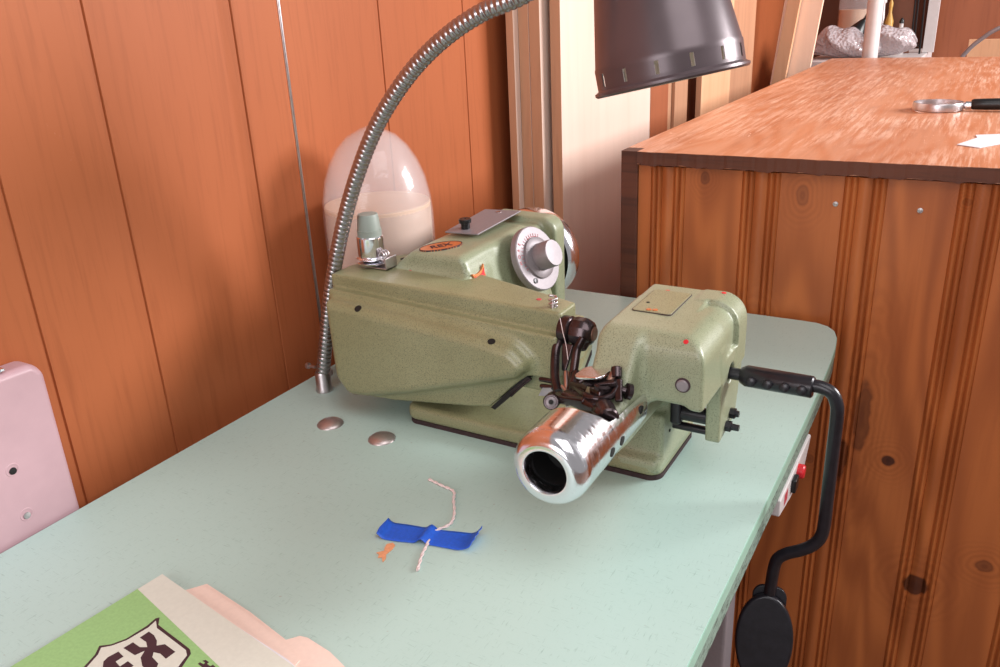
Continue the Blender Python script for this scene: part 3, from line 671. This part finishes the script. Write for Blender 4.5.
# wire eyelet
ey=thing('thread_eyelet',(.3225,-.4205,topz(.3225)),'small bent wire thread eyelet at the right end of the arm','thread guide')
ez=topz(.3225)
obj('wire_coil',Mesh().tube([(.3225+.0035*math.cos(a*.45),-.4205+.0028*math.sin(a*.45),ez+.0012+a*.00026) for a in range(36)],.0011,8),'steel',ey,smooth=True)
obj('screw',Mesh().lathe([(.0026,0),(.0026,.0045),(.0016,.0060)],(.3225,-.4205,ez),(.0,0,1),20),'steel',ey,smooth='auto')
# both sit on the machine and are fixed to it
for r in(tn,ey):
    pass

# ================================================================== SMALL THINGS ON THE TABLE
tacks=[((.096,-.4765),(.0135,.0125),'dull domed metal disc on the table, the left one nearer the gooseneck foot'),((.163,-.4790),(.0135,.0125),'dull domed metal disc on the table, the right one toward the machine')]
m=Mesh().lathe([(.0135,0),(.0132,.0010),(.0105,.0030),(.006,.0044),(.0001,.0049)],(0,0,0),seg=40)
first=None
for (x,y),_,lab in tacks:
    if first is None:
        first=obj('domed_disc',m,'tin',at=(0,0,0),smooth='auto',angle=60); o=first
    else: o=first.copy(); COL.objects.link(o)
    o.location=(x,y,Z0); tag(o,lab,'disc','domed metal discs on the table')
# string
st=[(.2475,-.5215),(.263,-.525),(.278,-.5285),(.2855,-.540),(.2965,-.556),(.3015,-.570),(.296,-.583),(.295,-.589),(.300,-.600),(.3045,-.614),(.312,-.6305)]
st3=spline([(x,y,.0010) for i,(x,y) in enumerate(st)],14)
m=Mesh()
for ph in(0,math.pi):
    q=[]
    for i,p in enumerate(st3):
        d=(st3[min(i+1,len(st3)-1)]-st3[max(i-1,0)]).normalized(); s_=V((-d.y,d.x,0))
        q.append(p+s_*(.0006*math.cos(i*.5+ph))+V((0,0,.0005*math.sin(i*.5+ph)+.0002)))
    m.tube(q,.0008,8)
obj('string',m,'string',smooth=True,label='short twisted white string stuck to the table under blue tape',cat='string')
# tape: strip with lifted torn ends
ta,tb=V((.2570,-.6005,0)),V((.3335,-.5820,0)); td=(tb-ta).normalized(); tw=V((-td.y,td.x,0))
def ft(u,v):
    p=ta+td*((tb-ta).length*u); e=.0108+.0006*math.sin(u*9); z=.0016 if .25<u<.75 else .0008
    bumpz=.0042*math.exp(-((u-.475)/.045)**2); lift=.009*max(0,(u-.86)/.14)**2+.0045*max(0,(.08-u)/.08)**2
    zig=(.0045*(v-.5)*u+.0006*math.sin(v*23)*(u>.99)) + (-.003*(.5-abs(v-.35))*(u<.02))
    return p+tw*(e*(2*v-1))+td*zig+V((0,0,.0006+bumpz+lift*(.4+.6*(v if u>.5 else 1))))
m=Mesh().grid(ft,40,8)
o=obj('masking_tape',m,'tape',smooth=True,label='strip of blue masking tape holding a string on the table',cat='tape')
so=o.modifiers.new('thick','SOLIDIFY'); so.thickness=.0003; so.offset=1
# orange scrap
sc=[(.2745,-.6105),(.2710,-.6140),(.2725,-.6190),(.2745,-.6215),(.2705,-.6265),(.2735,-.6270),(.2755,-.6310),(.2775,-.6290),(.2820,-.6335),(.2815,-.6290),(.2785,-.6245),(.2790,-.6175),(.2780,-.6125)]
obj('orange_scrap',Mesh().prism(sc,'z',.0002,.0008),'scrap',smooth=False,label='tiny ragged orange scrap on the table below the blue tape',cat='scrap')

# ================================================================== PAPERS
def px(pts,z,dz,m=None):
    m=m or Mesh(); return m.prism([tuple(p) for p in pts],'z',z,z+dz)
A=V((.1470,-.7240)); e1=V((.149,-.024)).normalized(); e2=V((-.012,-.1215)).normalized()
def bk(a,b): p=A+e1*a+e2*b; return (p.x,p.y)
fol=thing('paper_folder',(.24,-.80,0),'worn pale pink paper folder with a tab, beneath the green booklet','folder')
F1=[tuple(PT(*q,z=.001)[:2]) for q in((183,591),(207,584),(250,612),(286,640),(300,636),(308,638),(330,652),(348,670))]+[(.350,-.98),(.16,-.96)]
obj('back_leaf',Mesh().prism(F1[::-1],'z',.0002,.0012),'folder',fol)
F2=[tuple(PT(*q,z=.002)[:2]) for q in((182,592),(204,586),(245,612),(283,642),(300,660))]+[(.325,-.97),(.17,-.955)]
obj('front_leaf',Mesh().prism(F2[::-1],'z',.0014,.0022),'folder',fol)
obj('sheet',Mesh().prism([(.165,-.7320),(.1738,-.7283),(.2900,-.7440),(.33,-.755),(.32,-.96),(.17,-.955)][::-1],'z',.0024,.0030),'paper',fol,label='white inner sheet')
bkz=.0034
book=thing('green_booklet',(.22,-.82,bkz),'green and cream booklet with a dark lettered shield, lying at the table front','booklet')
LW=.24
obj('pages',Mesh().prism([bk(.0008,.0008),bk(.0008,LW-.001),bk(.1790,LW-.001),bk(.1790,.0008)],'z',bkz,bkz+.0020),'paper',book)
obj('cover',Mesh().prism([bk(0,0),bk(0,LW),bk(.18,LW),bk(.18,0)],'z',bkz+.0020,bkz+.0024),'cream',book,label='cream cover')
gz=bkz+.0024
def tabpt(x,y,z): p=PT(x,y,z=z); return (p.x,p.y)
def art(pts,s=5,o=(60,570)): return [tabpt(o[0]+x/s,o[1]+y/s,gz) for x,y in pts]
def ccw(p):
    a=sum(p[i-1][0]*p[i][1]-p[i][0]*p[i-1][1] for i in range(len(p))); return p if a>0 else p[::-1]
g0=tabpt(141.5,591.5,gz); g1=tabpt(240,667,gz); gd=(V(g1)-V(g0)).normalized(); 
lim=(V(g0)-A).dot(e2)
G=[bk(-.0001,lim),(V(g0)+gd*.19)[:],bk(.1801,LW+.0002),bk(-.0001,LW+.0002)]
ec=bk(.1801,(V(g0)-A).dot(e2)+.18*math.tan(math.atan2(gd.cross(e1) if False else 0,1))); 
G=[bk(-.0001,lim),bk(.1801,(V(g0)+gd*.19-A).dot(e2)),bk(.1801,LW+.0002),bk(-.0001,LW+.0002)]
obj('colour_panel',Mesh().prism(ccw(G),'z',gz,gz+.0001),'book',book,label='green printed panel')
SH=[(498,238),(478,243),(435,280),(330,345),(255,373),(197,380),(175,425),(120,485),(60,560),(160,700),(330,720),(560,560),(622,468),(655,420),(650,398),(635,385),(530,305),(492,275)]
obj('shield_border',Mesh().prism(ccw(art(SH)),'z',gz+.0001,gz+.0002),'ink',book)
SW=[(480,255),(440,290),(335,352),(260,380),(206,390),(190,425),(132,490),(80,560),(170,685),(325,700),(545,550),(610,460),(635,428),(630,402),(525,322),(485,292)]
obj('shield_field',Mesh().prism(ccw(art(SW)),'z',gz+.0002,gz+.0003),'cream',book)
XX=[(400,340),(445,310),(470,328),(485,355),(483,380),(525,373),(577,411),(530,446),(503,420),(468,413),(462,438),(492,470),(480,500),(440,520),(412,480),(404,440),(425,405),(375,428),(318,392),(365,364),(400,388),(437,388),(432,362)]
EE=[(293,410),(318,435),(278,460),(300,485),(340,458),(368,480),(330,510),(352,535),(400,505),(425,530),(360,580),(310,560),(215,488),(218,460),(240,438)]
RR=[(85+100*a+105*b,548-62*a+110*b) for a,b in((0,0),(.7,0),(1,.2),(1,.42),(.8,.56),(1,1),(.65,1),(.5,.64),(.36,.64),(.36,1),(0,1))]
m=Mesh()
for g in(XX,EE,RR): m.prism(ccw(art(g)),'z',gz+.0003,gz+.0004)
obj('lettering',m,'ink',book); m=Mesh()
HH=[(728,450),(745,462),(735,470),(752,482),(765,474),(790,498),(775,520),(745,512),(690,470),(700,462),(718,472),(727,464),(712,455)]
m.prism(ccw(art(HH)),'z',gz+.0001,gz+.0002)
obj('small_lettering',m,'ink',book)

# ================================================================== BIG PINE CABINET
cb=thing('pine_cabinet',(.7,.003,-.75),'large orange knotty pine cabinet with worn top behind the work table','cabinet')
CBO=LOC[cb.name]
kn_shadow=[(x-.7,z+.75,r,a,d) for x,z,r,a,d in((.5785,-.178,.0092,1.,.95),(.633,-.353,.0160,1.0,.85),(.705,-.30,.012,.8,.5),(.522,-.19,.010,3.2,.75),(.325,.17,.006,1.5,.4),(.445,.155,.008,1.5,.3),(.542,-.12,.010,5.5,.55),(.40,-.03,.009,2.,.3),(.62,.16,.006,.8,.25),(.485,-.20,.006,1.2,.3))]  # tallest spot paints the crank's cast shadow; the others are knots and stains
M['pine']=wood('knotty_pine_varnish',(176,98,50),(192,112,60),(128,62,30),'z',55,.4,knots_shadow=kn_shadow,coarse=11,lines=.35,bump=.06,cont=(7,70,.45))
per=.1190; W4=.0435; x=.256-.0; pf=[]
# profile (x, y) of the beaded front, y negative = toward the viewer
def bead(x0,w,h=.0030): return [(x0+w*k/6,-.0+(-h*math.sin(math.pi*k/6))) for k in range(7)]
prof=[(.236,0)]
x=.2545
while x<1.35:
    prof+=[(x-.0015,0),(x-.001,.0012)]+bead(x,.0055)+[(x+.0062,.0010)]+bead(x+.0070,.0055)+[(x+.0134,.0012)]
    prof+=[(x+.0145+ (W4-.029)*k/8, -.0008-.0028*math.sin(math.pi*k/8)) for k in range(9)]
    b=x+W4-.0125
    prof+=[(b-.0008,.0012)]+bead(b,.0055)+[(b+.0062,.0010)]+bead(b+.0070,.0055)+[(b+.0134,.0012),(b+.0142,0)]
    x+=per
prof.append((1.37,0))
front=[(a,b+.0085) for a,b in prof]
poly=front+[(1.37,.03),(.236,.03)]
# one mesh: body carcass and beaded front
m=Mesh(); n=len(poly)
m.prism([(a,b) for a,b in poly],'z',-.75,.181)
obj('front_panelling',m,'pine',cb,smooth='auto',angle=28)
obj('side_panel',Mesh().box((.2155,.030,-.75),(.236,1.55,.181)),'pine',cb)
obj('corner_post',Mesh().prism(arcs([(.2125,.004,.002),(.2360,.004,.002),(.2360,.030,0),(.2125,.030,.002)]),'z',-.75,.1995),'edge',cb,label='dark stained corner post')
obj('bench_top',Mesh().box((.2362,.0015,.1835),(1.37,1.56,.2000)),['pinetop'],cb,label='scratched worn orange top')
obj('side_trim',Mesh().box((.2125,.0305,.1800),(.2360,1.56,.1996)),'pinetop',cb)
# dark rough front edge strip
def fe(u,v):
    x=.2364+1.1336*u; z=.1832+.0163*v; r=.0008*math.sin(x*91)+.0007*math.sin(x*213+1)+.0005*math.sin(x*431)
    return (x,.0009-abs(r)*.5,z+(r if v<.5 else r*.25))
m=Mesh().grid(fe,300,3); o=obj('rough_edge',m,'edge',cb); so=o.modifiers.new('t','SOLIDIFY'); so.thickness=.0012; so.offset=-1
for x,z in((.4835,.1478),(.5745,.1470)):
    obj('panel_screw',Mesh().lathe([(.0032,0),(.0030,.0012),(.0010,.0014),(.0008,.0006)],(x,.0086,z),(0,-1,0),20),'steel',cb,smooth='auto')
# magnifier
mg=thing('magnifying_glass',(.552,.465,.200),'round chrome magnifying glass with black handle lying on the pine cabinet top','magnifying glass')
gc=V((.553,.470,.2005))
obj('lens_rim',Mesh().lathe([(.0345,0),(.0360,.001),(.0365,.010),(.0355,.0125),(.0335,.0125),(.0330,.001),(.0345,0)],gc,seg=64,cap=False),'steel',mg,smooth='auto')
obj('lens',Mesh().lathe([(.0332,.0055),(.02,.0035),(.0005,.003)],gc,seg=48,cap=False).lathe([(.0005,.0085),(.02,.0080),(.0332,.0065)],gc,seg=48,cap=False),'lens',mg,smooth=True)
hd=V((1,.03,.02)).normalized()
obj('ferrule',Mesh().lathe([(.004,-.002),(.0045,.001),(.0062,.002),(.0062,.010)],gc+hd*.0355+V((0,0,.0065)),hd,24),'chrome',mg,smooth='auto')
obj('handle',Mesh().lathe([(.0065,0),(.0080,.003),(.0085,.02),(.0088,.06),(.0080,.095),(.003,.101)],gc+hd*.0450+V((0,0,.0083)),hd,28),'blackp',mg,smooth='auto')
tg=Mesh().prism([(.6010,.1400),(.6200,.1270),(.700,.190),(.700,.240),(.640,.232)],'z',.2004,.2008)
obj('paper_slip',Mesh().prism([(.597,.1415),(.6220,.1230),(.672,.205),(.650,.240),(.614,.222),(.617,.200)],'z',.2004,.2012),'paper',label='folded white slip of paper on the pine cabinet top near its front edge',cat='paper')

# ================================================================== BOARDS LEANING AGAINST THE LEFT WALL
def board(name,x0,x1,y0,y1,z1,mats,label,cat='board',group='boards leaning on the orange wall'):
    m=Mesh().box((x0,y0,-.75),(x1,y1,z1)); o=obj(name,m,mats[0],label=label,cat=cat,group=group,bevel=.0008,seg=2)
    if len(mats)>1:
        o.data.materials.append(M[mats[1]]); o.data.polygons[3].material_index=1
    return o
# the panel wall ends at y=.083; boards stand just beyond, edges toward the viewer
board('laminate_board',-.0045,.0080,.092,.60,.95,('tan','pale'),'tan edged board next to the end of the orange wall panelling')
board('laminate_board',.0085,.0255,.106,.62,.95,('tan','pale'),'tan board edge, second of the boards beside the orange panelling')
board('laminate_board',.0262,.0440,.106,.61,.95,('tan','pale'),'tan board edge, third of the boards beside the orange panelling')
board('laminate_board',.0520,.0690,.122,.500,.95,('tan','pale'),'wide pale maple board facing out behind the grey lamp hood')
board('laminate_board',.0540,.0685,.503,.602,.9,('tan','brownb'),'narrow reddish brown board right behind the pale maple board')
board('laminate_board',.0500,.0620,.606,.640,.9,('tan','tan'),'narrow tan board just right of the reddish brown board')
board('laminate_board',.0560,.0690,.641,.722,.9,('tan','tan'),'tan board under the hood rim, third right of the pale board')
board('laminate_board',.0500,.0600,.742,.772,.9,('brownb','brownb'),'dark brown strip standing below the hood rim')
board('laminate_board',.080,.092,.742,.960,.95,('tan','tan2'),'light tan wide board right of the lamp hood')
board('laminate_board',.070,.082,.965,1.20,.95,('tan','tan'),'tan board between hood and leaning plank')
board('laminate_board',-.025,-.005,1.22,1.36,.95,('brownb','brownb'),'dark brown board behind the leaning plank')
# leaning planks (tilted)
def leanbox(m,x0,x1,y0,y1,z0,z1,dx): 
    m.box((x0,y0,z0),(x1,y1,z1)); k=len(m.v)-8; m.v[k:]=[(a+dx*(c-z0)/(z1-z0),b,c) for a,b,c in m.v[k:]]; return m
o=obj('leaning_plank',leanbox(Mesh(),-.012,.020,1.365,1.385,-.75,.8,.185),'tan2',label='narrow tan plank leaning in front of a wide pale plank',cat='board')
o=obj('leaning_plank',leanbox(Mesh(),-.010,.0865,1.390,1.405,-.75,.8,.165),'plank',label='wide pale plank leaning by the far end of the pine cabinet',cat='board')

# ================================================================== FAR CORNER
ct=obj('white_counter',Mesh().box((.12,1.66,-.75),(.425,2.15,.185)),'white',bevel=.004,label='low white counter beyond the far end of the pine cabinet',cat='counter')
po=thing('white_pole',(.303,1.60,-.75),'round white vertical pole behind the far edge of the pine cabinet','pole')
obj('pole',Mesh().lathe([(.0205,0),(.0205,2.3)],(.305,1.60,-.75),seg=40),'white',po,smooth='auto')
obj('base_flange',Mesh().lathe([(.045,0),(.045,.006),(.022,.012)],(.305,1.60,-.75),seg=40),'white',po,smooth='auto')
def fb(u,v):
    th=2*math.pi*u; ph=math.pi*v; r=1+.10*math.sin(5*th+9*v)+.06*math.sin(11*th+7*v)+.04*math.sin(17*th+19*v)
    x=.250+.155*math.sin(ph)*math.cos(th)*r; y=1.77+.075*math.sin(ph)*math.sin(th)*r; z=.185+.042*(1-math.cos(ph))*(1+.16*math.sin(x*37+1.2)+.10*math.sin(x*83+1))
    return (x,y,max(z,.1855))
obj('bubble_wrap',Mesh().grid(fb,96,40,True),'bubble',smooth=True,label='crumpled heap of clear bubble wrap on the white counter',cat='bubble wrap')
dj=thing('clear_jar',(.200,2.03,.185),'large cloudy jar standing behind the bubble wrap','jar')
obj('shell',Mesh().lathe([(.050,0),(.052,.01),(.052,.24),(.045,.28),(.030,.30)],(.195,2.03,.185),seg=48),'milky',dj,smooth='auto')
obj('contents',Mesh().lathe([(.048,.004),(.049,.13)],(.195,2.03,.185),seg=48),'wax',dj,smooth='auto')
fu=thing('black_funnel',(.240,1.84,.248),'small black funnel poking out of the bubble wrap left of the pole','funnel')
obj('cone',Mesh().lathe([(.030,0),(.030,.003),(.012,.040),(.006,.050),(.006,.080)],(.228,1.84,.248),(.45,.3,.9),32),'blackp',fu,smooth='auto')
def bottle(name,x,y,h,r,mats,label,neck=.4):
    t=thing(name,(x,y,.185),label,'bottle','bottles beyond the white pole')
    obj('bottle_body',Mesh().lathe([(r*.9,0),(r,.004),(r,h*.6),(r*neck,h*.75),(r*neck,h*.85)],(x,y,.185),seg=32),mats[0],t,smooth='auto')
    obj('nozzle',Mesh().lathe([(r*neck*1.2,h*.85),(r*neck*1.2,h*.92),(r*.12,h)],(x,y,.185),seg=24),mats[1],t,smooth='auto')
M['amber']=simple('yellow_plastic',(206,160,80),.4)
bottle('oil_bottle',.312,1.90,.16,.012,('amber','amber'),'tall yellow nozzle bottle, second right of the pole')
bottle('chrome_bottle',.289,1.90,.175,.011,('steel','white'),'silver topped slim bottle directly right of the pole',.8)
bottle('small_bottle',.347,1.90,.105,.015,('white','blackp'),'short clear bottle with black spout, furthest right')
fr=thing('wire_frame_rack',(.40,1.88,.185),'black rectangular wire frame standing on the white counter right of the bottles','frame')
m=Mesh()
for (a,b) in(((.4080,1.88,.205),(.400,1.88,.45)),((.388,1.90,.225),(.382,1.90,.45)),((.380,1.90,.225),(.374,1.90,.45)),((.4080,1.88,.205),(.385,1.90,.225)),((.385,1.90,.225),(.365,1.92,.215)),((.4080,1.88,.187),(.4080,1.88,.205))): m.tube([a,b],.0028,8)
obj('frame_wire',m,'blackp',fr,smooth='auto')
obj('frame_glass',Mesh().box((.315,1.925,.186),(.375,1.928,.45)),'backw',fr)
obj('white_upright',Mesh().prism([(.410,1.955),(.440,1.955),(.440,1.98),(.410,1.98)],'z',.186,.8),'white',label='white upright edge between the wire frame and brown panel',cat='upright')
obj('brown_panel',leanbox(Mesh(),.360,1.6,1.86+.33,1.878+.33,-.75,.8,.09),'brownb',label='large brown sheet panel standing in the far right corner',cat='panel',bevel=.001)
obj('cardboard_piece',Mesh().box((.535,1.88,-.75),(.80,1.900,.225)),'tan2',label='low tan cardboard piece in front of the brown panel',cat='cardboard',bevel=.001)
hp=spline([(.515,1.65,.10),(.528,1.65,.180),(.544,1.65,.211),(.568,1.65,.236),(.61,1.65,.266),(.68,1.66,.28),(.78,1.68,.22),(.82,1.70,-.745)],10)
obj('grey_hose',Mesh().tube(hp,.0055,14),'alu',smooth=True,label='grey hose arching beside the brown panel at the far right',cat='hose')
obj('thin_strip',Mesh().box((.30,1.664,.1852),(.470,1.672,.1890)),'steel',label='thin pale metal strip jutting right along the white counter edge',cat='strip')

# ================================================================== CAMERA
sc=bpy.context.scene
cam=bpy.data.cameras.new('camera'); co=bpy.data.objects.new('camera',cam); COL.objects.link(co); sc.camera=co
co.matrix_world=Matrix.Translation(CAM+V((0,0,Z0)))@Matrix(RM).to_4x4()
cam.sensor_width=36; cam.lens=831/1000*36; cam.clip_start=.02
# ================================================================== LIGHT
def area(name,loc,target,size,sy,power,col):
    l=bpy.data.lights.new(name,'AREA'); l.shape='RECTANGLE'; l.size=size; l.size_y=sy; l.energy=power; l.color=col
    o=bpy.data.objects.new(name,l); COL.objects.link(o); o.location=V(loc); d=(V(target)-V(loc)); o.rotation_euler=d.to_track_quat('-Z','Y').to_euler(); return o
area('window_light_right',(2.6,1.3,1.9),(.2,-.2,.75),1.1,1.0,125,(1,.975,.975))
area('ceiling_light',(1.3,-1.0,2.6),(.4,-.2,.8),1.4,1.4,22,(1,.97,.97))
area('fill_light_behind',(.5,-3.0,1.7),(.4,0,.8),1.4,1.2,28,(1,.98,1))  # unseen soft fill added behind the camera, no window there
w=bpy.data.worlds.new('world'); sc.world=w; w.use_nodes=True; b=w.node_tree.nodes['Background']; b.inputs[0].default_value=(1,.97,.96,1); b.inputs[1].default_value=.32
vs_=sc.view_settings; vs_.view_transform='Standard'; vs_.look='None'; vs_.gamma=1; vs_.use_curve_mapping=False; vs_.exposure=0.04
